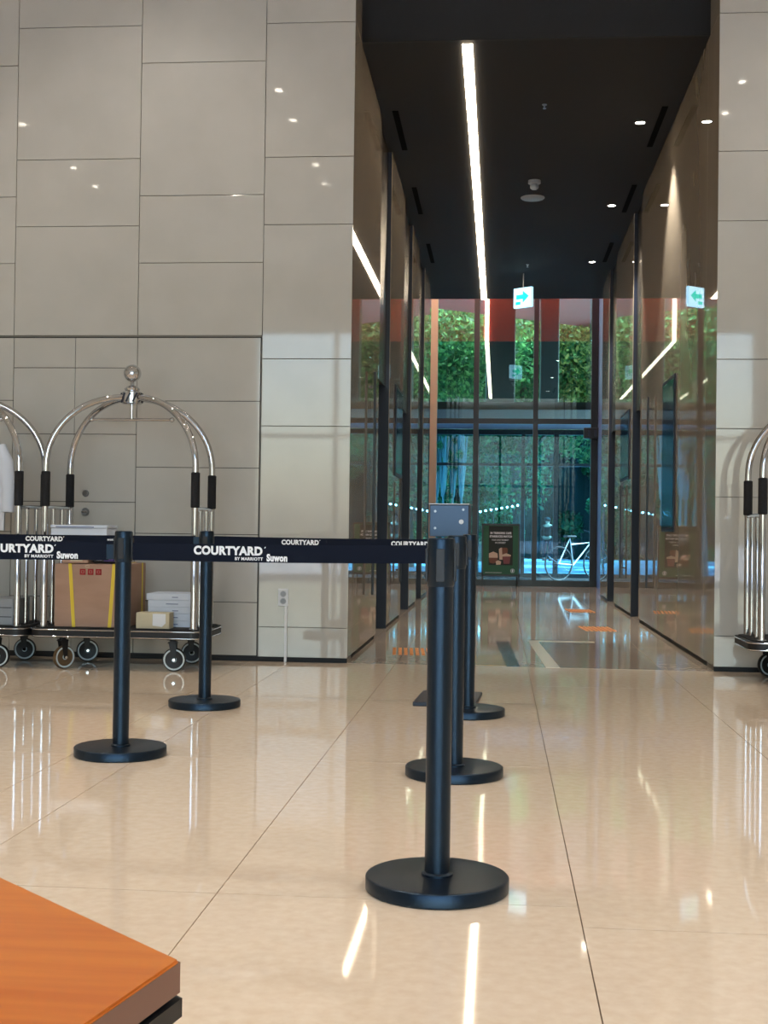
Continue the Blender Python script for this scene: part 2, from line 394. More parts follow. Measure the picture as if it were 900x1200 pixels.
def display(x, sgn, y0, y1, z0, z1, label):
    t = thing('wall_display', label, 'display', (x, (y0+y1)/2, (z0+z1)/2), 0, 'wall displays in the corridor')
    h, w = (z1-z0)/2, (y1-y0)/2
    a, b0 = (-.014, -.0005) if sgn > 0 else (.0005, .014)
    MB().box(a, b0, -w, w, -h, h, .004).build('casing', M['navy'], t)
    c, d = (-.016, -.0141) if sgn > 0 else (.0141, .016)
    MB().box(c, d, -w+.03, w-.03, -h+.03, h-.03).build('screen', M['screen'], t)
display(XR, 1, 10.72, 11.5, .93, 2.24, 'tall portrait display with a dark blue screen on the right brown wall')
display(XR, 1, 14.45, 15.45, 1.52, 2.30, 'dark display on the second brown pier of the right wall')
display(XL, -1, 12.45, 13.3, 1.45, 2.34, 'dark display on the second brown pier of the left wall')

# --- entrance glazing
GY = 21.6
def curtain(name, y, verticals, horizontals, x0, x1, z1, glass, fw=.03, depth=.06, glass2=None, zsplit=None):
    f_ = struct(bpy.data.objects.new(name, None)); C.objects.link(f_)
    for xv, w in verticals: box('mullion', M['frame'], xv-w, xv+w, y-depth, y+depth, 0, z1, f_)
    xsv = [x0]+[v[0] for v in verticals if x0 < v[0] < x1]+[x1]
    for zh, w in horizontals: box('transom', M['frame'], x0, x1, y-depth*.8, y+depth*.8, zh-w, zh+w, f_)
    zsv = [h_[0] for h_ in horizontals]
    for a, b0 in zip(xsv, xsv[1:]):
        for c, d in zip(zsv, zsv[1:]):
            box('pane', glass if c >= (zsplit or 0) else (glass2 or glass), a+.01, b0-.01, y-.004, y+.004, c+.01, d-.01, f_)
    return f_
w2 = curtain('window_2', GY, [(-1.40, .055), (-.41, .045), (.585, .04), (1.56, .055)], [(.05, .05), (2.76, .045), (6.95, .05)], -1.62, 1.62, 7.0, M['glass'], glass2=M['doorglass'], zsplit=2)
box('wood_post', M['tan'], -1.18, -1.065, GY-.16, GY-.065, 0, 7.0, w2)
# vestibule with the outer doors
VY = 25.8
w3 = curtain('window_3', VY, [(-1.42, .04), (-.44, .03), (.46, .035), (1.12, .05), (1.9, .05)], [(.04, .04), (2.25, .03), (2.9, .05)], -2.2, 2.3, 2.95, M['doorglass'])
struct(box('ceiling_vestibule', M['mauve'], -2.2, 2.3, GY+.1, VY+.1, 2.97, 3.098))
struct(box('floor_vestibule', M['stone_grey'], -2.2, 2.3, GY-.1, VY+.1, -.12, -.002))
ec = thing('door_operator', 'black door operator box at the top right of the entrance glass', 'door operator', (1.52, GY-.1, 2.56))
MB().box(-.14, .14, -.06, .035, -.09, .09, .01).build('housing', M['frame'], ec)
for dx in (-.05, .05): MB().box(dx-.02, dx+.02, -.066, -.06, -.05, .05).build('sensor_window', M['navy'], ec)

# --- floor inlays near the start of the corridor
inl = thing('floor_inlay', 'cream bordered brown floor mat set in the corridor floor', 'floor mat', (0, 0, 0))
MB().prism([(.25, 10.84), (.80, 10.84), (.80, 10.74), (.335, 10.74), (.42, 8.72), (.325, 8.72)], 0.0002, .003).build('cream_border', M['stone_cream'], inl)
MB().prism([(.335, 10.74), (1.0, 10.74), (1.1, 8.72), (.42, 8.72)], 0.0002, .002).build('mat_field', M['stone_brown'], inl)
in2 = thing('floor_inlay', 'tan floor mat with a dark grey border behind the queue posts', 'floor mat', (0, 0, 0))
MB().prism([(-.02, 10.70), (.09, 10.70), (.15, 8.72), (.06, 8.72)], 0.0002, .003).build('grey_border', M['stone_grey'], in2)
MB().prism([(-.22, 9.5), (.03, 9.5), (.06, 8.76), (-.22, 8.76)], 0.0002, .003).build('mat_field', M['stone_tan'], in2)
def tactile(x, y, lab):
    t = thing('tactile_paving', lab, 'tactile paving', (x, y, 0), 0, 'orange tactile strips in the corridor floor')
    for k in range(7):
        MB().prism([(-.15+k*.043, -.26), (-.125+k*.043, -.26), (-.165+k*.043, .26), (-.19+k*.043, .26)], 0.0002, .004).build('bar', M['orange'], t)
tactile(.975, 15.05, 'orange striped tactile paving farther down the corridor on the right')
tactile(.965, 12.3, 'orange striped tactile paving in front of the first right doorway')
tactile(-.62, 9.65, 'orange striped tactile paving behind the queue posts on the left')

# ================================================================== LIGHTS OF THE PLACE AND AN ADDED POCKET LIGHT
def downlight(x, y, z, watts, label, group, r=.04, col=(1, .93, .84), spot=True, lens_m=None):
    t = thing('downlight', label, 'downlight', (x, y, z), 0, group)
    MB().lathe([(r*1.35, 0), (r*1.35, -.006), (r, -.008), (r, -.001)], 24, closed=False).build('rim', M['lamp_rim'], t)
    MB().lathe([(0, -.003), (r, -.003), (r, -.0005), (0, -.0005)], 24).build('lens', M['lamp'], t)
    l = bpy.data.lights.new('lamp', 'SPOT'); l.energy = watts; l.color = col; l.spot_size = math.radians(110 if z > 5 else 75); l.spot_blend = .6; l.shadow_soft_size = r
    o = bpy.data.objects.new('lamp_light', l); C.objects.link(o); o.parent = t; o.location = (0, 0, -.02)
    return t
for i, y in enumerate((11.05, 13.85, 16.75)):
    downlight(1.16, y, 4.43, 260, ['nearest', 'middle', 'farthest'][i]+' of the three downlights in the black corridor ceiling', 'corridor downlights')
ly = (4.0, 3.0, 1.2, .3)
for x, nm in ((-2.4, 'left'), (2.45, 'right'), (-5.6, 'far left'), (5.6, 'far right')):
    for y, w in zip(ly, ('first', 'second', 'third', 'last')):
        downlight(x, y, 5.6, LOBBY_W, f'{w} lobby ceiling downlight of the {nm} row, seen mirrored in the tiles', 'lobby downlights', r=.042)
for x, nm in ((-5, 'far left'), (-2.4, 'left'), (2.45, 'right'), (5, 'far right')):
    downlight(x, 7.4, 5.6, LOBBY_W, nm+' lobby downlight close to the tiled wall, above the frame', 'lobby wall downlights', r=.05)
led = thing('led_strip', 'long warm white linear light in the black corridor ceiling', 'linear light', (-.27, 14.3, 4.43))
MB().box(-.038, .038, -5.1, 5.1, -.012, -.0005, .003).build('diffuser', M['led'], led)
MB().box(-.038, .038, 5.13, 5.145, .0, 1.9, .003).build('upright_diffuser', M['led'], led)
pl = thing('added_pocket_light', 'added unseen light at the top of the red pocket, brightening the bulkhead', 'linear light', (0, 20.2, 6.99))  # added source, out of view, so the red bulkhead shows brighter in the glass
MB().box(-1.4, 1.4, -.04, .04, -.03, -.001, .003).build('diffuser', M['led'], pl)
pa = area('added_pocket_lamp', (0, 20.2, 6.94), 2.8, .08, 160, (1, .9, .78)); pa.parent = None  # area light of the added pocket source
# detector, speaker, sprinklers, slots
sd = thing('smoke_detector', 'grey smoke detector on the black corridor ceiling', 'smoke detector', (.31, 12.85, 4.43))
MB().lathe([(.0, -.0005), (.062, -.0005), (.062, -.03), (.05, -.035), (.0, -.035)], 24).build('base', M['grey'], sd)
MB().lathe([(.03, -.035), (.042, -.05), (.042, -.075), (.025, -.09), (0, -.09)], 24).build('head', M['grey'], sd)
sp = thing('ceiling_speaker', 'round grey speaker grille on the black corridor ceiling', 'speaker', (.31, 13.5, 4.43))
MB().lathe([(0, -.001), (.125, -.001), (.125, -.008), (.115, -.016), (0, -.016)], 32).build('grille', M['grey'], sp)
for y, lab in ((10.55, 'tiny sprinkler head on the near part of the corridor ceiling'), (16.9, 'tiny sprinkler head on the corridor ceiling near the exit sign')):
    s1 = thing('sprinkler', lab, 'sprinkler', (.33, y, 4.43), 0, 'ceiling sprinklers')
    MB().lathe([(0, 0), (.02, 0), (.02, -.005), (.008, -.008), (.006, -.03), (.014, -.032), (.014, -.036), (0, -.036)], 12).build('head', M['steel'], s1)
for i, y in enumerate((11.2, 13.6, 16.2)):
    for x, sd_ in ((XL+.12, 'left'), (XR-.12, 'right')):
        t = thing('slot_diffuser', f'{["nearest","middle","farthest"][i]} thin black air slot along the {sd_} edge of the corridor ceiling', 'air slot', (x, y, 4.43), 0, 'air slots')
        MB().box(-.025, .025, -.55, .55, -.006, -.0003).build('slot', M['slot'], t)
# exit sign
ex = thing('exit_sign', 'white lit hanging exit sign with a green arrow under the black ceiling', 'exit sign', (X(610, 17.5)+.0, 17.5, 4.10), -math.radians(38))
M['sign'] = mat('sign_face', (.7, .95, 1), .4, emis=(.35, .72, 1.0), es=1.3); M['sign_green'] = mat('sign_green', (0, .6, .5), .4, emis=(.0, .75, .62), es=.9)
MB().box(-.15, .15, -.025, .025, -.135, .135, .008).build('housing', M['sign'], ex)
for s_ in (-1, 1):
    y0, y1 = (.0251, .027) if s_ > 0 else (-.027, -.0251)
    MB().prism([(-.10, -.02), (.01, -.02), (.01, -.07), (.11, .01), (.01, .09), (.01, .04), (-.10, .04)], y0, y1, 'Y').build('arrow', M['sign_green'], ex)
    MB().prism([(-.11, -.095), (-.03, -.095), (-.03, -.055), (-.11, -.055)], y0, y1, 'Y').build('pictogram', M['sign_green'], ex)
MB().tube([(0, 0, .13), (0, 0, .33)], .008, 8).build('hanger', M['steel'], ex)

# ================================================================== POSTS AND BELTS
def make_post():
    t = thing('queue_post', '', 'queue post', (0, 0, 0), 0, 'black retractable belt posts')
    MB().lathe([(0, 0), (.178, 0), (.1835, .004), (.1835, .034), (.181, .037), (.176, .038), (0, .038)], 64).build('base', M['black'], t)
    MB().lathe([(.040, .038), (.040, .043), (.036, .046), (.0325, .047), (.0325, .79), (0, .79)], 32).build('pole', M['black'], t)
    h = MB().lathe([(.0328, .775), (.0355, .78), (.0355, .893), (.034, .898), (.030, .90), (0, .90)], 32).build('head', M['black'], t)
    for k in range(4):
        a = k*PI/2; ca, sa = math.cos(a), math.sin(a)
        m_ = MB(); m_.box(.033, .0395, -.011, .011, .788, .872, .001)
        bmesh.ops.rotate(m_.bm, verts=m_.bm.verts[:], cent=(0, 0, 0), matrix=Matrix.Rotation(a, 3, 'Z'))
        m_.build('belt_slot', M['rubber'], h)
    return t
P0 = make_post()
posts = [(-.148, 3.29, 'nearest black belt post of the right row, standing alone in front'),
         (-.158, 4.82, 'second black belt post of the right row, holding the front lettered belt'),
         (-.145, 6.40, 'farthest black belt post of the right row, holding the rear belt'),
         (-1.505, 5.04, 'left black belt post of the front belt, in front of the cardboard box'),
         (-1.495, 6.47, 'left black belt post of the rear belt, beside the luggage cart end'),
         (-3.45, 5.10, 'black belt post at the left end of the front belt, outside the frame'),
         (-3.40, 6.50, 'black belt post at the left end of the rear belt, outside the frame')]
for i, (x, y, lab) in enumerate(posts):
    o = P0 if i == 0 else copy_tree(P0)
    o.location = (x, y, 0); o['label'] = lab
def belt(a, b0, z0, z1, label, texts, rise=0):
    (xa, ya), (xb, yb) = a, b0
    L = math.hypot(xb-xa, yb-ya); ang = math.atan2(yb-ya, xb-xa)
    t = thing('queue_belt', label, 'belt', (xa, ya, 0), ang, 'black lettered queue belts')
    s0, s1 = .040, (L-.078 if xb > -1 else L-.062)
    n_ = 24; mb = MB(); ring = []
    for k in range(n_+1):
        s_ = s0+(s1-s0)*k/n_; sag = .004*math.sin(PI*k/n_)
        ring.append([mb.bm.verts.new((s_, y_, z_-sag+rise*k/n_)) for y_, z_ in ((-.001, z0), (-.001, z1), (.001, z1), (.001, z0))])
    for p, q in zip(ring, ring[1:]):
        for k in range(4): mb.bm.faces.new((p[k], p[(k+1) % 4], q[(k+1) % 4], q[k]))
    mb.bm.faces.new(ring[0]); mb.bm.faces.new(ring[-1])
    mb.build('webbing', M['belt'], t)
    if xb > -1: MB().lathe([(0, z0-.012), (.011, z0-.012), (.013, z0-.008), (.013, z1+.012), (.011, z1+.016), (0, z1+.016)], 20, (L-.082, 0, rise)).build('belt_end', M['black'], t)
    MB().box(L-.070, L-.036, -.008, .008, z0+.004+rise, z1-.004+rise, .002).build('belt_clip', M['black'], t)
    for body, px0, px1, zb, hh, yy in texts:
        x0 = (px0-xa)/math.cos(ang) ; w = (px1-px0)
        lettering(body, t, M['ink'], x0, -.0012, zb-.003, w, hh, bold=.05 if hh > .02 else .03)
    return t
def T(px, y): return X(px, y)
def logoA(p, yA, z): return [('COURTYARD', T(p, yA), T(p+84, yA), z+.023, .036, 0), ('\u00b4', T(p+85, yA), T(p+87, yA), z+.052, .006, 0), ('BY MARRIOTT', T(p+50, yA), T(p+84, yA), z+.004, .0125, 0), ('Suwon', T(p+88, yA), T(p+113, yA), z+.001, .030, 0)]
belt((-3.45, 5.10), (-1.505, 5.04), .777, .846, 'front black belt from the left post out of the frame, lettered white', logoA(-20, 5.06, .786), .004)
belt((-1.505, 5.04), (-.158, 4.82), .783, .853, 'front black belt lettered white, spanning between the left and right posts', logoA(228, 5.0, .790), .010)
yB = 6.45
def logoB(p, s=0): return [('COURTYARD', T(p, yB), T(p+44, yB), .838, .026, 0), ('\u00b4', T(p+44.5, yB), T(p+46, yB), .860, .004, 0)]
belt((-3.40, 6.50), (-1.495, 6.47), .800, .873, 'rear black belt behind the front one, from the left post out of the frame', logoB(27) + [('MARRIOTT', T(124, yB), T(136, yB), .846, .009, 0)])
belt((-1.495, 6.47), (-.145, 6.40), .800, .874, 'rear black belt spanning to the farthest right post', logoB(157)+[('BY MARRIOTT', T(202, yB), T(214, yB), .841, .006, 0)]+logoB(330)+logoB(459))
# sign holder stand behind the posts
st = thing('sign_stand', 'dark steel box on a stand with a square base behind the queue posts', 'stand', (-.262, 6.92, 0), -math.radians(3))
MB().box(-.165, .165, -.25, .25, 0, .022, .004).build('base', M['navy'], st)
MB().tube([(0.02, 0, .02), (0.02, 0, .90)], .022, 16).build('pole', M['black'], st)
M['dark_steel'] = mat('dark_blue_steel', srgb(60, 78, 100), .35, metal=.5)
hb = MB().box(-.105, .105, -.09, .09, .885, 1.055, .004).build('box', M['dark_steel'], st)
MB().box(-.11, .11, -.095, .095, 1.056, 1.062, .002).build('lid', M['steel'], st)
MB().lathe([(0, -.004), (.011, -.004), (.013, 0), (.013, .002)], 16, (.065, -.091, .965), 'Y').build('white_button', M['white'], st)
for x, z in ((-.075, 1.02), (-.075, .93), (.075, 1.03)):
    MB().lathe([(0, -.004), (.006, -.004), (.007, .002)], 12, (x, -.091, z), 'Y').build('screw', M['steel'], st)

# ================================================================== LUGGAGE CARTS
def make_cart():
    t = thing('luggage_cart', '', 'luggage cart', (0, 0, 0), 0, 'chrome birdcage luggage carts')
    hw, hd, R = .490, .235, .0215
    def rr(hx, hy, r, n=8):
        pts = []
        for cx, cy, a0 in ((hx-r, hy-r, 0), (-hx+r, hy-r, 90), (-hx+r, -hy+r, 180), (hx-r, -hy+r, 270)):
            for k in range(n+1): a = math.radians(a0+90*k/n); pts.append((cx+r*math.cos(a), cy+r*math.sin(a)))
        return pts
    d = MB().prism(rr(.570, .30, .09), .205, .262).build('deck', M['rubber'], t)
    MB().prism(rr(.55, .275, .08), .262, .268).build('carpet', M['carpet'], d)
    for z in (.212, .254):
        ring = [(x, y, z) for x, y in rr(.572, .303, .09)]; MB().tube(ring+[ring[0]], .0045, 8, False).build('chrome_band', M['chrome'], d)
    # four arms: straight up from the corner, then a quarter curve to the hub
    ztop, zc = 1.765, 1.30
    for sx in (-1, 1):
        for sy in (-1, 1):
            pts = [(sx*hw, sy*hd, .262), (sx*hw, sy*hd, .7), (sx*hw, sy*hd, zc)]
            for k in range(1, 19):
                a = PI/2*k/18; c_ = math.cos(a)
                q = c_**.92
                pts.append((sx*hw*q, sy*hd*(q**.9), zc+(ztop-zc)*math.sin(a)))
            pts[-1] = (sx*.012, sy*.012, ztop)
            arm = MB().tube(pts, R, 16).build('arm', M['chrome'], t)
            MB().lathe([(R, 1.04), (.0285, 1.045), (.0285, 1.262), (R, 1.267)], 24, (sx*hw, sy*hd, 0), closed=False).build('grip', M['foam'], arm)
            MB().lathe([(.03, .262), (.03, .27), (.019, .275)], 20, (sx*hw, sy*hd, 0), closed=False).build('foot_flange', M['chrome'], arm)
    for sx in (-1, 1):
        MB().tube([(sx*hw, -hd, 1.035), (sx*hw, hd, 1.035)], .014, 12).build('end_rail', M['chrome'], t)
        for y in (-.085, .085): MB().tube([(sx*hw, y, .262), (sx*hw, y, 1.03)], .015, 12).build('end_bar', M['chrome'], t)
    hub = MB().lathe([(0, 1.72), (.060, 1.72), (.068, 1.728), (.068, 1.795), (.06, 1.803), (.046, 1.808), (.052, 1.822), (.036, 1.838), (.014, 1.846), (.012, 1.87), (.0, 1.87)], 32).build('hub', M['chrome'], t)
    for k in range(10):
        a = 2*PI*k/10; pts = [(.0685*math.cos(a+u*.45), .0685*math.sin(a+u*.45), 1.732+.06*u) for u in (0, .25, .5, .75, 1)]
        MB().tube(pts, .007, 6).build('hub_stripe', M['navy'], hub)
    MB().lathe([(.058*math.sin(PI*k/20), 1.925-.058*math.cos(PI*k/20)) for k in range(21)], 32).build('ball_finial', M['chrome'], t)
    MB().tube([(0, 0, 1.73), (0, 0, 1.625)], .008, 10).build('hanger_rod', M['chrome'], t)
    bar = MB().tube([(-.262, 0, 1.62), (.262, 0, 1.62)], .010, 12).build('hanging_bar', M['chrome'], t)
    for sx in (-1, 1): MB().lathe([(.017*math.sin(PI*k/10), .017*-math.cos(PI*k/10)) for k in range(11)], 16, (sx*.27, 0, 1.62), 'X').build('bar_end', M['chrome'], bar)
    ci = 0
    for sx in (-1, 1):
        for sy in (-1, 1):
            ang = [.9, .35, .1, .15][ci]; ci += 1
            cp = bpy.data.objects.new('caster', fin(MB().lathe([(0, .198), (.04, .198), (.04, .206), (0, .206)], 20).lathe([(0, .18), (.022, .18), (.022, .2), (0, .2)], 16).bm, 'caster', 40))
            cp.data.materials.append(M['rubber']); C.objects.link(cp); cp.parent = t; cp.location = (sx*.36, sy*.235, 0); cp.rotation_euler = (0, 0, ang)
            fk = MB()
            for yy in (-.024, .020): fk.prism([(-.026, .19), (.026, .19), (.022, .085), (.010, .064), (-.002, .068)], yy, yy+.004, 'Y')
            fk.box(-.03, .03, -.024, .024, .178, .184); fk.build('fork', M['rubber'], cp)
            MB().lathe([(.066, -.014), (.071, -.016), (.0745, -.008), (.0745, .008), (.071, .016), (.066, .014)], 28, (.01, 0, .0745), 'Y').build('tyre', M['tan_rubber'] if ci == 1 else M['rubber'], cp)
            MB().lathe([(0, -.009), (.016, -.016), (.02, -.01), (.054, -.009), (.058, -.0165), (.067, -.0165), (.067, .0165), (.058, .0165), (.054, .009), (.02, .01), (.016, .016), (0, .009)], 28, (.01, 0, .0745), 'Y').build('wheel_core', M['wheel'], cp)
            hl = MB()
            for q_ in range(8):
                for yy in (-.0105, .0075): hl.lathe([(0, yy), (.007, yy), (.007, yy+.003), (0, yy+.003)], 8, (.01+.038*math.cos(q_*PI/4), 0, .0745+.038*math.sin(q_*PI/4)), 'Y')
            hl.build('wheel_holes', M['rubber'], cp)
            MB().lathe([(0, -.03), (.009, -.03), (.009, .03), (0, .03)], 10, (.01, 0, .0745), 'Y').build('axle', M['chrome'], cp)
    return t
ct = make_cart(); ct.location = (-2.418, 8.235, 0); ct['label'] = 'chrome birdcage luggage cart carrying the big cardboard box and white cartons'
c2 = copy_tree(ct); c2.location = (-3.575, 8.235, 0); c2['label'] = 'chrome luggage cart with a hanging white shirt, cut by the left frame edge'
c3 = copy_tree(ct); c3.location = (2.10, 8.27, 0); c3.rotation_euler = (0, 0, 0); c3['label'] = 'chrome luggage cart cut by the right frame edge, by the right tiled wall'

# --- load on the first cart
DZ = .268
bx = thing('cardboard_box', 'large brown cardboard box with two yellow straps and red print on the luggage cart', 'box', (-2.618, 8.25, DZ))
MB().box(-.225, .240, -.235, .235, 0, .405, .004).build('carton', M['card'], bx)
for x, dx in ((-.125, .03), (.165, -.025)):
    s_ = MB(); s_.prism([(x-.011+dx, 0), (x+.011+dx, 0), (x+.011, .4085), (x-.011, .4085)], -.2385, -.2355, 'Y'); s_.box(x-.011, x+.011, -.2385, .2385, .4055, .4085); s_.box(x-.011, x+.011, .2355, .2385, 0, .408)
    s_.build('strap', M['yellow'], bx)
for y in (-.14, .15): MB().box(.2405, .2435, y-.011, y+.011, 0, .408).build('side_strap', M['yellow'], bx)
for k in range(3):
    q = MB(); x = -.06+k*.052; z = .335
    q.box(x, x+.038, -.2365, -.2355, z, z+.01); q.box(x, x+.038, -.2365, -.2355, z+.028, z+.038); q.box(x, x+.009, -.2365, -.2355, z, z+.038); q.box(x+.029, x+.038, -.2365, -.2355, z, z+.038)
    q.box(x+.013, x+.025, -.2365, -.2355, z+.012, z+.026); q.build('handling_mark', M['red_ink'], bx)
MB().tube([(-.01+.016*math.cos(a), -.236, .39+.007*math.sin(a)) for a in np.linspace(PI*.2, PI*1.8, 9)], .0018, 6).build('printed_mark', M['cream'], bx)
sc_ = thing('small_carton', 'small brown carton on top of the strapped cardboard box', 'box', (-2.71, 8.10, DZ+.4095))
MB().box(-.085, .085, -.09, .09, 0, .16, .003).build('carton', M['card'], sc_)
MB().box(-.03, .05, -.0915, -.0902, .012, .022).build('printed_line', M['cream'], sc_)
pb = thing('purple_package', 'dark package with purple and white print on top of the cardboard box', 'package', (-2.525, 8.11, DZ+.4095))
MB().box(-.08, .105, -.08, .08, 0, .12, .015).build('pouch', M['rubber'], pb)
MB().box(.0, .085, -.082, -.0795, .012, .05).build('purple_label', M['purple'], pb)
MB().box(-.05, -.015, -.082, -.0795, .02, .04).build('white_label', M['white'], pb)
wb_ = thing('white_box', 'flat white box lying on the small carton above the strapped box', 'box', (-2.685, 8.11, DZ+.4095+.161))
MB().box(-.185, .185, -.11, .11, 0, .062, .006).build('tray', M['paper'], wb_)
MB().box(-.188, .188, -.113, .113, .063, .084, .006).build('lid', M['paper'], wb_)
MB().box(-.15, .10, -.1155, -.1135, .066, .074).build('printed_line', M['blueprint'], wb_)
for k in range(5):
    z0 = DZ+k*.0435; top = k == 4
    t = thing('white_carton', ['lowest', 'second from bottom', 'middle', 'second from top', 'topmost and widest'][k]+' flat white carton in the stack of five on the luggage cart', 'carton', (-2.115, 8.28, z0), random.uniform(-.02, .02), 'stack of five white cartons')
    w = .150 if not top else .160
    MB().box(-w, w, -.13, .13, 0, .0425, .002).build('carton', M['paper'], t)
    MB().box(-.03 if k % 2 else .01, .05, -.1315, -.1302, .016, .022).build('printed_mark', M['blueprint'], t)
cb = thing('cream_box', 'small cream box with a peeled label in front of the white cartons', 'box', (-2.19, 8.045, DZ))
MB().box(-.108, .108, -.055, .055, 0, .102, .003).build('carton', M['cream'], cb)
MB().prism([(-.0, .02), (.06, .012), (.085, .035), (.085, .095), (-.0, .095)], -.0565, -.0552, 'Y').build('white_label', M['white'], cb)
# --- load on the second cart
gc = thing('grey_carton', 'pale grey carton low on the left luggage cart at the frame edge', 'carton', (-3.27, 8.2, DZ))
MB().box(-.14, .14, -.15, .15, 0, .17, .004).build('carton', M['grey'], gc)
for z in (.05, .11): MB().box(-.13, .13, -.1515, -.1502, z, z+.005).build('seam', M['dark'], gc)
sh = thing('hanging_shirt', 'white shirt hanging from the bar of the left luggage cart', 'shirt', (-3.43, 8.235, 0), math.radians(-22))
v, fc = [], []
nu, nv = 24, 22
for side in (0, 1):
    for j in range(nv+1):
        tz = j/nv; z = 1.50-.62*tz
        hw = .03+(.20-.03)*min(1, (tz/.14)**.6) if tz < .14 else .20+.02*tz
        for i in range(nu+1):
            u = -1+2*i/nu
            fold = .012*math.sin(9*u+2*tz)+.008*math.sin(17*u)
            thick = (.028*(1-u*u)**.5+.002)*(1 if side else -1)
            v.append((u*hw, thick+fold*tz, z-.03*(abs(u) if tz < .14 else .0)))
for s_ in (0, 1):
    o_ = s_*(nu+1)*(nv+1)
    for j in range(nv):
        for i in range(nu):
            a = o_+j*(nu+1)+i; fc.append((a, a+1, a+nu+2, a+nu+1) if s_ else (a, a+nu+1, a+nu+2, a+1))
me = bpy.data.meshes.new('shirt_body'); me.from_pydata(v, [], fc); me.polygons.foreach_set('use_smooth', [True]*len(fc)); link('shirt_body', me, M['cloth'], sh)
for s_ in (-1, 1):
    MB().tube([(s_*.165, 0, 1.44), (s_*.205, 0, 1.33), (s_*.225, .01, 1.15), (s_*.23, .0, 1.0)], [.03, .05, .045, .042], 14).build('sleeve', M['cloth'], sh)
MB().tube([(-.17, 0, 1.44), (-.02, 0, 1.525), (.02, 0, 1.525), (.17, 0, 1.44)], .006, 8).tube([(0, 0, 1.52), (0, 0, 1.59), (.012, 0, 1.605), (.02, 0, 1.62), (.012, 0, 1.637), (-.004, 0, 1.64)], .003, 8).build('clothes_hanger', M['steel'], sh)

# ================================================================== OUTLET WITH CABLE DUCT
ot = thing('wall_outlet', 'white double wall outlet with a white cable duct down to the floor', 'outlet', (-1.475, 8.725, .44))
MB().box(-.036, .036, -.009, 0, -.058, .062, .004).build('faceplate', M['white'], ot)
for z in (.026, -.024):
    MB().lathe([(.019, -.0105), (.021, -.0105), (.021, -.009), (.019, -.009)], 24, (0, 0, z), 'Y', closed=False).lathe([(0, -.0092), (.018, -.0092), (.018, -.0095), (0, -.0095)], 20, (0, 0, z), 'Y').build('socket', M['grey'], ot)
MB().box(.012, .03, -.016, 0, -.44, -.058, .002).build('cable_duct', M['white'], ot)

# ================================================================== POSTER BOARD
af = thing('poster_board', 'black framed standing board with a green dessert poster before the entrance glass', 'poster stand', (.028, 20.95, 0))
fr = MB()
for x in (-.31, .285): fr.box(x, x+.025, -.02, .02, 0, 1.03)
for z in (.18, 1.005): fr.box(-.31, .31, -.02, .02, z, z+.03)
fr.build('frame', M['frame'], af)
rl = MB()
for x in (-.29, .27): rl.tube([(x, .03, 1.0), (x, .35, 0.01)], .012, 8)
rl.build('rear_legs', M['frame'], af)
MB().box(-.284, .284, -.012, .006, .21, 1.005).build('poster', M['green'], af)
MB().box(-.195, .195, -.0135, -.0122, .36, .995).build('poster_field', M['dgreen'], af)
lettering('IN TRENDING CAFE', af, M['ink'], -.17, -.014, .865, .34, .036, .05)
lettering('STARBUCKS MATCH', af, M['ink'], -.18, -.014, .81, .36, .036, .05)
lettering('YOUR SWEET MOMENT', af, M['ink'], -.15, -.014, .757, .28, .026, .01)
lettering('IN DESSERT', af, M['ink'], -.09, -.014, .712, .17, .026, .01)
M['dessert1'] = mat('dessert_cream', srgb(214, 190, 168), .6); M['dessert2'] = mat('dessert_brown', srgb(120, 76, 58), .6); M['dessert3'] = mat('dessert_pink', srgb(130, 74, 76), .6)
def flat(name, poly, m, y=-.0145): MB().prism(poly, y-.001, y, 'Y').build(name, m, af)
flat('printed_dessert', [(-.03, .62), (.0, .645), (.10, .645), (.115, .62), (.10, .45), (0, .45)], M['dessert2'])
flat('printed_dessert', [(-.03, .62), (.0, .645), (.02, .645), (.03, .45), (-.02, .45)], M['dessert1'], -.0156)
flat('printed_dessert', [(-.19, .55), (-.12, .58), (-.05, .55), (-.045, .48), (-.19, .48)], M['dessert1'], -.0156)
flat('printed_dessert', [(-.19, .479), (-.045, .479), (-.06, .40), (-.12, .385), (-.18, .40)], M['dessert2'], -.0156)
flat('printed_dessert', [(.02, .53), (.09, .555), (.165, .53), (.165, .505), (.02, .5)], M['dessert1'], -.0168)
flat('printed_dessert', [(.03, .504), (.16, .504), (.145, .385), (.05, .385)], M['dessert3'], -.0168)
flat('printed_dessert', [(-.08, .42), (-.04, .44), (.01, .42), (.0, .37), (-.07, .365)], M['dessert1'], -.0178)
flat('round_emblem', [(.195+.034*math.cos(a), .27+.034*math.sin(a)) for a in np.linspace(0, 2*PI, 20, endpoint=False)], M['ink'])
flat('round_emblem', [(.195+.027*math.cos(a), .27+.027*math.sin(a)) for a in np.linspace(0, 2*PI, 20, endpoint=False)], M['green'], -.0156)
flat('round_emblem', [(.195, .297), (.208, .28), (.205, .25), (.185, .25), (.182, .28)], M['ink'], -.0168)
MB().box(-.25, .02, -.0135, -.0122, .235, .241).build('printed_line', M['ink'], af)

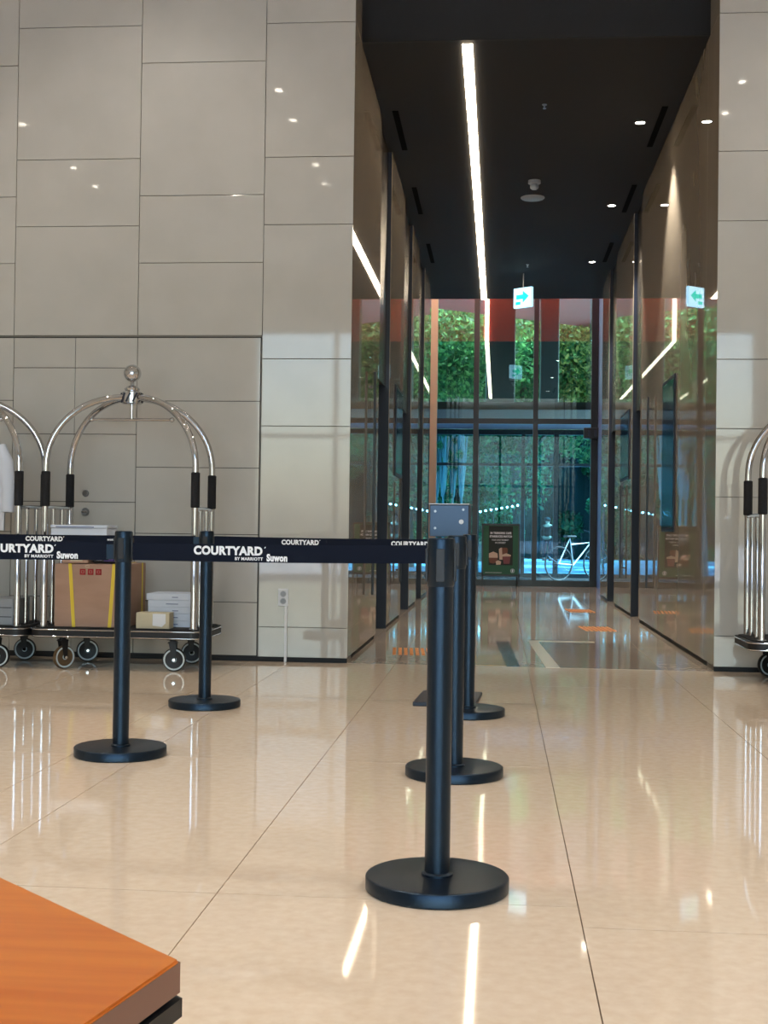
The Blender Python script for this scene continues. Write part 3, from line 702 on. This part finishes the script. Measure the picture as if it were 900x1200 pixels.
# ================================================================== TABLE
C0 = Vector((-.3405, 1.372)); d1 = Vector((-.7374, .6755)); 
import mathutils
a1 = math.atan2(.6755, -.7374)
tz = .45; side = .62
ang = a1; pts = [C0.copy()]
p = C0.copy()
for k in range(5):
    p = p + side*Vector((math.cos(ang), math.sin(ang))); pts.append(p.copy()); ang += math.radians(60)
ctr = sum((q for q in pts), Vector((0, 0)))/6
tb = thing('wooden_table', 'low orange varnished wooden table with angled corner in the lower left', 'table', (ctr.x, ctr.y, 0))
loc = [(q.x-ctr.x, q.y-ctr.y) for q in pts]
tp = MB().prism(loc, tz-.036, tz)
bmesh.ops.bevel(tp.bm, geom=tp.bm.edges[:], offset=.0025, segments=2, affect='EDGES')
tpo = tp.build('table_top', M['wood'], tb)
n, l, b = nodes(M['wood']); tc = n.new('ShaderNodeTexCoord'); mp = n.new('ShaderNodeMapping'); mp.inputs['Rotation'].default_value = (0, 0, math.radians(-62)); mp.inputs['Scale'].default_value = (2.2, 30, 30)
t = n.new('ShaderNodeTexNoise'); t.inputs['Scale'].default_value = 1.0; t.inputs['Detail'].default_value = 6; r = n.new('ShaderNodeValToRGB')
r.color_ramp.elements[0].color = (*srgb(200, 104, 30), 1); r.color_ramp.elements[1].color = (*srgb(214, 122, 42), 1); r.color_ramp.elements[0].position = .35; r.color_ramp.elements[1].position = .62
l.new(tc.outputs['Object'], mp.inputs[0]); l.new(mp.outputs[0], t.inputs[0]); l.new(t.outputs[0], r.inputs[0]); l.new(r.outputs[0], b.inputs['Base Color'])
MB().prism([(x*1.0018, y*1.0018) for x, y in loc], tz-.036, tz-.003).build('shaded_edge_band', M['edge'], tb)  # edge banding; its dark brown also carries the shade on the table side
MB().prism([(x*1.006, y*1.006) for x, y in loc], tz-.062, tz-.042).build('lower_rim', M['rubber'], tb)
MB().prism([(x*.97, y*.97) for x, y in loc], tz-.044, tz-.035).build('shadow_gap', M['dark'], tb)
for x, y in loc: MB().tube([(x*.86, y*.86, tz-.06), (x*.90, y*.90, 0)], [.024, .016], 12).build('leg', M['rubber'], tb)

# ================================================================== OUTSIDE
og = MB(); og.box(-70, 70, VY+.12, 160, -.4, -.14); og.box(-70, 70, -90, -6.25, -.4, -.14)
struct(og.build('ground', M['pave']))
cn = struct(MB().prism([(-4.5, GY+.12), (5, GY+.12), (5, 34.2), (-4.5, 27.0)], 6.0, 6.3).build('canopy', M['mauve'])); cn.name = 'trim_3'
for x0, x1, lab in ((-.30, .278, 'wide dark canopy column outside, left of the glass mullion'), (.768, 1.138, 'narrow dark canopy column outside, right of the glass mullion')):
    t = thing('canopy_column', lab, 'column', ((x0+x1)/2, 25.6, 3.1), 0, 'dark canopy columns outside')
    w = (x1-x0)/2
    MB().box(-w, w, -.2, .2, 0, 2.9, .02).build('shaft', M['frame'], t)
    MB().box(-w-.01, w+.01, -.21, .21, 0, .10, .01).build('foot', M['stone_grey'], t)
def foliage(name, c, r, n_, size, m, parent):
    k = max(8, n_//800)
    cen = rng.normal(size=(k, 3)); cen /= np.linalg.norm(cen, axis=1)[:, None]; cen *= rng.uniform(.45, .95, (k, 1)); cen = cen*np.array(r)
    idx = rng.integers(0, k, n_)
    p = rng.normal(size=(n_, 3)); p /= np.linalg.norm(p, axis=1)[:, None]; p *= rng.uniform(.6, 1.05, (n_, 1))*min(r)*.36
    p = p+cen[idx]+np.array(c)
    a = rng.normal(size=(n_, 3)); a /= np.linalg.norm(a, axis=1)[:, None]
    b0 = np.cross(a, rng.normal(size=(n_, 3))); b0 /= np.linalg.norm(b0, axis=1)[:, None]
    s_ = rng.uniform(.6, 1.3, (n_, 1))*size
    V = np.stack([p-a*s_, p+b0*s_*.5, p+a*s_, p-b0*s_*.5], 1).reshape(-1, 3)
    me = bpy.data.meshes.new(name); me.vertices.add(len(V)); me.vertices.foreach_set('co', V.ravel())
    me.loops.add(n_*4); me.loops.foreach_set('vertex_index', np.arange(n_*4, dtype=np.int32))
    me.polygons.add(n_); me.polygons.foreach_set('loop_start', np.arange(0, n_*4, 4, dtype=np.int32)); me.polygons.foreach_set('loop_total', np.full(n_, 4, dtype=np.int32))
    me.update(calc_edges=True); me.validate()
    o = link(name, me, m, parent); o['kind'] = 'stuff'; return o
def tree(x, y, h, rr_, label, m, n_=4500, size=.17, bark='bark', group='trees outside the entrance'):
    t = thing('tree', label, 'tree', (x, y, -.14), 0, group)
    wq = .15*min(1, rr_*.6)
    wob = [(random.uniform(-wq, wq), random.uniform(-wq, wq)) for _ in range(5)]
    pts = [(wob[k][0]*k*.4, wob[k][1]*k*.4, h*.62*k/4) for k in range(5)]
    tr = MB().tube(pts, [h*q for q in ((.022, .018, .015, .012, .008) if rr_ > .5 else (.0048, .0044, .004, .0036, .003))], 10)
    for k in range(5):
        a = k*1.3; b_ = Vector(pts[2+k % 2]); tr.tube([b_, b_+Vector((math.cos(a)*rr_*.3, math.sin(a)*rr_*.3, h*.1)), b_+Vector((math.cos(a)*rr_*.6, math.sin(a)*rr_*.6, h*.24))], [h*.008, h*.006, h*.003], 7)
    tr.build('trunk', M[bark], t)
    foliage('foliage', (0, 0, h*.62), (rr_, rr_, h*.38), n_, size, m, t)
tree(-2.2, 33, 9.5, 2.6, 'broad bright green tree filling the left panes of the entrance', M['leaf'], 34000, .085)
tree(.5, 36, 9.0, 2.6, 'green tree beyond the columns in the middle panes', M['leaf'], 30000, .085)
tree(3.4, 34, 9.0, 2.4, 'tree with yellowish leaves behind the right pane', M['leaf2'], 28000, .085)
tree(-5.2, 38, 10.5, 3.0, 'tall green tree to the left beyond the entrance', M['leaf'], 16000, .12)
tree(6.6, 40, 10.5, 3.0, 'tall green tree to the right beyond the entrance', M['leaf'], 16000, .12)
tree(-.6, 44, 11, 3.4, 'dense tree standing behind the others across the forecourt', M['hedge'], 20000, .13)
tree(-9, 45, 12, 3.6, 'large tree farthest left across the forecourt', M['hedge'], 14000, .14)
tree(10.5, 46, 12, 3.6, 'large tree farthest right across the forecourt', M['hedge'], 14000, .14)
for i, x in enumerate((-1.75, -1.5, -1.33, -1.12, -.9)):
    tree(x, 30.5+.25*(i % 2), 6.0, .2, ['leftmost', 'second', 'middle', 'fourth', 'rightmost'][i]+' slim pale trunked sapling of the row outside the left pane', M['leaf'], 500, .08, 'palebark', 'row of pale saplings')
hd_ = thing('hedge', 'dark green hedge along the far side of the forecourt', 'hedge', (0, 50, -.14))
foliage('foliage', (0, 0, 3.2), (17, 1.6, 4.6), 70000, .2, M['hedge'], hd_)
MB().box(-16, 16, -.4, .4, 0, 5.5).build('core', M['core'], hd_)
for i, (x, y, r_, h_) in enumerate(((-2.3, 35.5, 1.1, 2.6), (-.2, 38.5, 1.2, 2.2), (3.3, 37.0, 1.0, 2.8))):
    sb = thing('shrub', ['left', 'middle', 'right'][i]+' bushy green shrub under the trees outside the entrance', 'shrub', (x, y, -.14), 0, 'shrubs under the trees')
    MB().tube([(0, 0, 0), (.05, 0, h_*.4), (0, .05, h_*.75)], [.04, .03, .01], 8).build('stem', M['bark'], sb)
    foliage('foliage', (0, 0, h_*.55), (r_, r_*.8, h_*.5), 9000, .06, M['leaf'], sb)
sl = thing('string_lights', 'sagging string of small white bulbs across the forecourt', 'string lights', (0, 29, 0))
MB().tube([(-.55+.12*k, 0, 1.35+.0215*k+.0) for k in range(10)], .004, 6).build('cable', M['rubber'], sl)
for k in range(10): MB().lathe([(.022*math.sin(PI*j/8), -.022*math.cos(PI*j/8)) for j in range(9)], 12, (-.55+.12*k, 0, 1.325+.0215*k)).build('bulb', M['lamp'], sl)
for x in (-.56, .55): MB().tube([(x, 0, -.14), (x, 0, 1.6)], .02, 8).build('pole', M['frame'], sl)
# bicycle parked in the vestibule's right side
bc = thing('bicycle', 'parked bicycle partly seen through the right entrance pane', 'bicycle', (1.45, 24.2, 0), math.radians(35))
for x in (-.42, .48):
    wh = MB().tube([(x+.31*math.cos(a), 0, .325+.31*math.sin(a)) for a in np.linspace(0, 2*PI, 33)], .016, 8, False).build('wheel', M['rubber'], bc)
    sp_ = MB()
    for k in range(12): a = 2*PI*k/12; sp_.tube([(x, 0, .325), (x+.3*math.cos(a), 0, .325+.3*math.sin(a))], .002, 4)
    sp_.build('spokes', M['chrome'], wh)
MB().tube([(-.42, 0, .325), (-.08, 0, .30), (-.16, 0, .80), (-.42, 0, .325)], .013, 8).tube([(-.08, 0, .30), (.33, 0, .72), (-.14, 0, .68)], .016, 8).build('frame', M['white'], bc)
MB().tube([(.48, 0, .325), (.36, 0, .66), (.31, 0, .92)], .014, 8).build('fork', M['white'], bc)
MB().tube([(.36, -.24, .95), (.32, -.1, .93), (.32, .1, .93), (.36, .24, .95)], .012, 8).build('handlebar', M['rubber'], bc)
MB().box(-.28, -.05, -.06, .06, .81, .85, .015).build('saddle', M['rubber'], bc)

# ================================================================== PERSON across the forecourt
def person(loc, rz, label):
    root = thing('person', label, 'person', loc, rz); root.scale = (1.12, 1.12, .97)
    def skin(name, vs, es, rad, m, sub=2, parent=root):
        me = bpy.data.meshes.new(name); me.from_pydata(vs, es, []); o = link(name, me, m, parent)
        md = o.modifiers.new('skin', 'SKIN'); md.use_smooth_shade = True
        for i, r_ in enumerate(rad): me.skin_vertices[0].data[i].radius = (r_, r_) if not isinstance(r_, tuple) else r_
        me.skin_vertices[0].data[0].use_root = True
        s2 = o.modifiers.new('sub', 'SUBSURF'); s2.levels = sub; s2.render_levels = sub
        return o
    skinm = mat('skin', srgb(196, 150, 122), .5)
    vs = [(0, 0, .84), (0, 0, 1.0), (0, 0, 1.2), (0, .01, 1.32), (0, .01, 1.38), (0, -.0, 1.46), (0, 0, 1.56),
          (.15, 0, 1.28), (.22, .0, 1.05), (.20, -.12, .88), (.19, -.17, .84), (-.15, 0, 1.28), (-.22, 0, 1.05), (-.2, -.10, .86), (-.19, -.15, .80),
          (.085, 0, .80), (.10, -.02, .45), (.10, .02, .08), (.11, -.10, .035), (-.085, 0, .80), (-.10, .02, .45), (-.11, .06, .08), (-.12, -.05, .035)]
    es = [(0, 1), (1, 2), (2, 3), (3, 4), (4, 5), (5, 6), (3, 7), (7, 8), (8, 9), (9, 10), (3, 11), (11, 12), (12, 13), (13, 14), (0, 15), (15, 16), (16, 17), (17, 18), (0, 19), (19, 20), (20, 21), (21, 22)]
    rad = [(.13, .10), (.12, .09), (.14, .10), (.11, .08), .05, .085, .07, .055, .042, .032, .03, .055, .042, .032, .03, .08, .055, .04, .035, .08, .055, .04, .035]
    skin('body', vs, es, rad, skinm)
    vt = [(0, 0, .86), (0, 0, 1.0), (0, 0, 1.2), (0, .01, 1.31), (.15, 0, 1.28), (.222, 0, 1.05), (.205, -.1, .91), (-.15, 0, 1.28), (-.222, 0, 1.05), (-.205, -.08, .9)]
    skin('jacket', vt, [(0, 1), (1, 2), (2, 3), (3, 4), (4, 5), (5, 6), (3, 7), (7, 8), (8, 9)], [(.16, .12), (.145, .11), (.165, .12), (.12, .095), .068, .055, .046, .068, .055, .046], mat('shaded_brown_cloth', srgb(58, 30, 24), .9))  # jacket brown darkened to stand in for shade on the figure
    vl = [(0, 0, .88), (.088, 0, .78), (.102, -.02, .45), (.102, .02, .1), (-.088, 0, .78), (-.102, .02, .45), (-.112, .06, .1)]
    skin('trousers', vl, [(0, 1), (1, 2), (2, 3), (0, 4), (4, 5), (5, 6)], [(.155, .115), .10, .072, .058, .10, .072, .058], mat('dark_cloth', srgb(12, 13, 20), .8))
    hm = mat('dark_hair', srgb(26, 22, 22), .7)
    MB().lathe([(.098*math.sin(PI*k/14), 1.53-.098*math.cos(PI*k/14)) for k in range(4, 15)], 20, (0, .018, 0), closed=False).build('hair', hm, root)
    for s_ in (-1, 1): MB().lathe([(.012*math.sin(PI*k/6), -.012*math.cos(PI*k/6)) for k in range(7)], 8, (s_*.03, -.078, 1.495), 'Y').build('eye', hm, root)
    for s_ in (-1, 1): MB().box(s_*.112-.045, s_*.112+.045, -.14 if s_ > 0 else -.1, .08 if s_ > 0 else .12, 0, .07, .02).build('shoe', M['dessert3'], root)
    for s_, (x, y, z) in ((1, (.19, -.17, .83)), (-1, (-.19, -.15, .79))):
        h_ = MB()
        for k in range(4): h_.tube([(x+(k-1.5)*.018, y-.01, z-.01), (x+(k-1.5)*.019, y-.03, z-.05), (x+(k-1.5)*.018, y-.025, z-.085+abs(k-1.5)*.008)], [.011, .009, .007], 6)
        h_.tube([(x-s_*.03, y, z), (x-s_*.05, y-.02, z-.03), (x-s_*.05, y-.03, z-.055)], [.012, .01, .008], 6); h_.build('fingers', skinm, root)
person((1.74, 46.5, -.14), math.radians(160), 'person in a brown jacket and dark trousers standing outside across the forecourt')
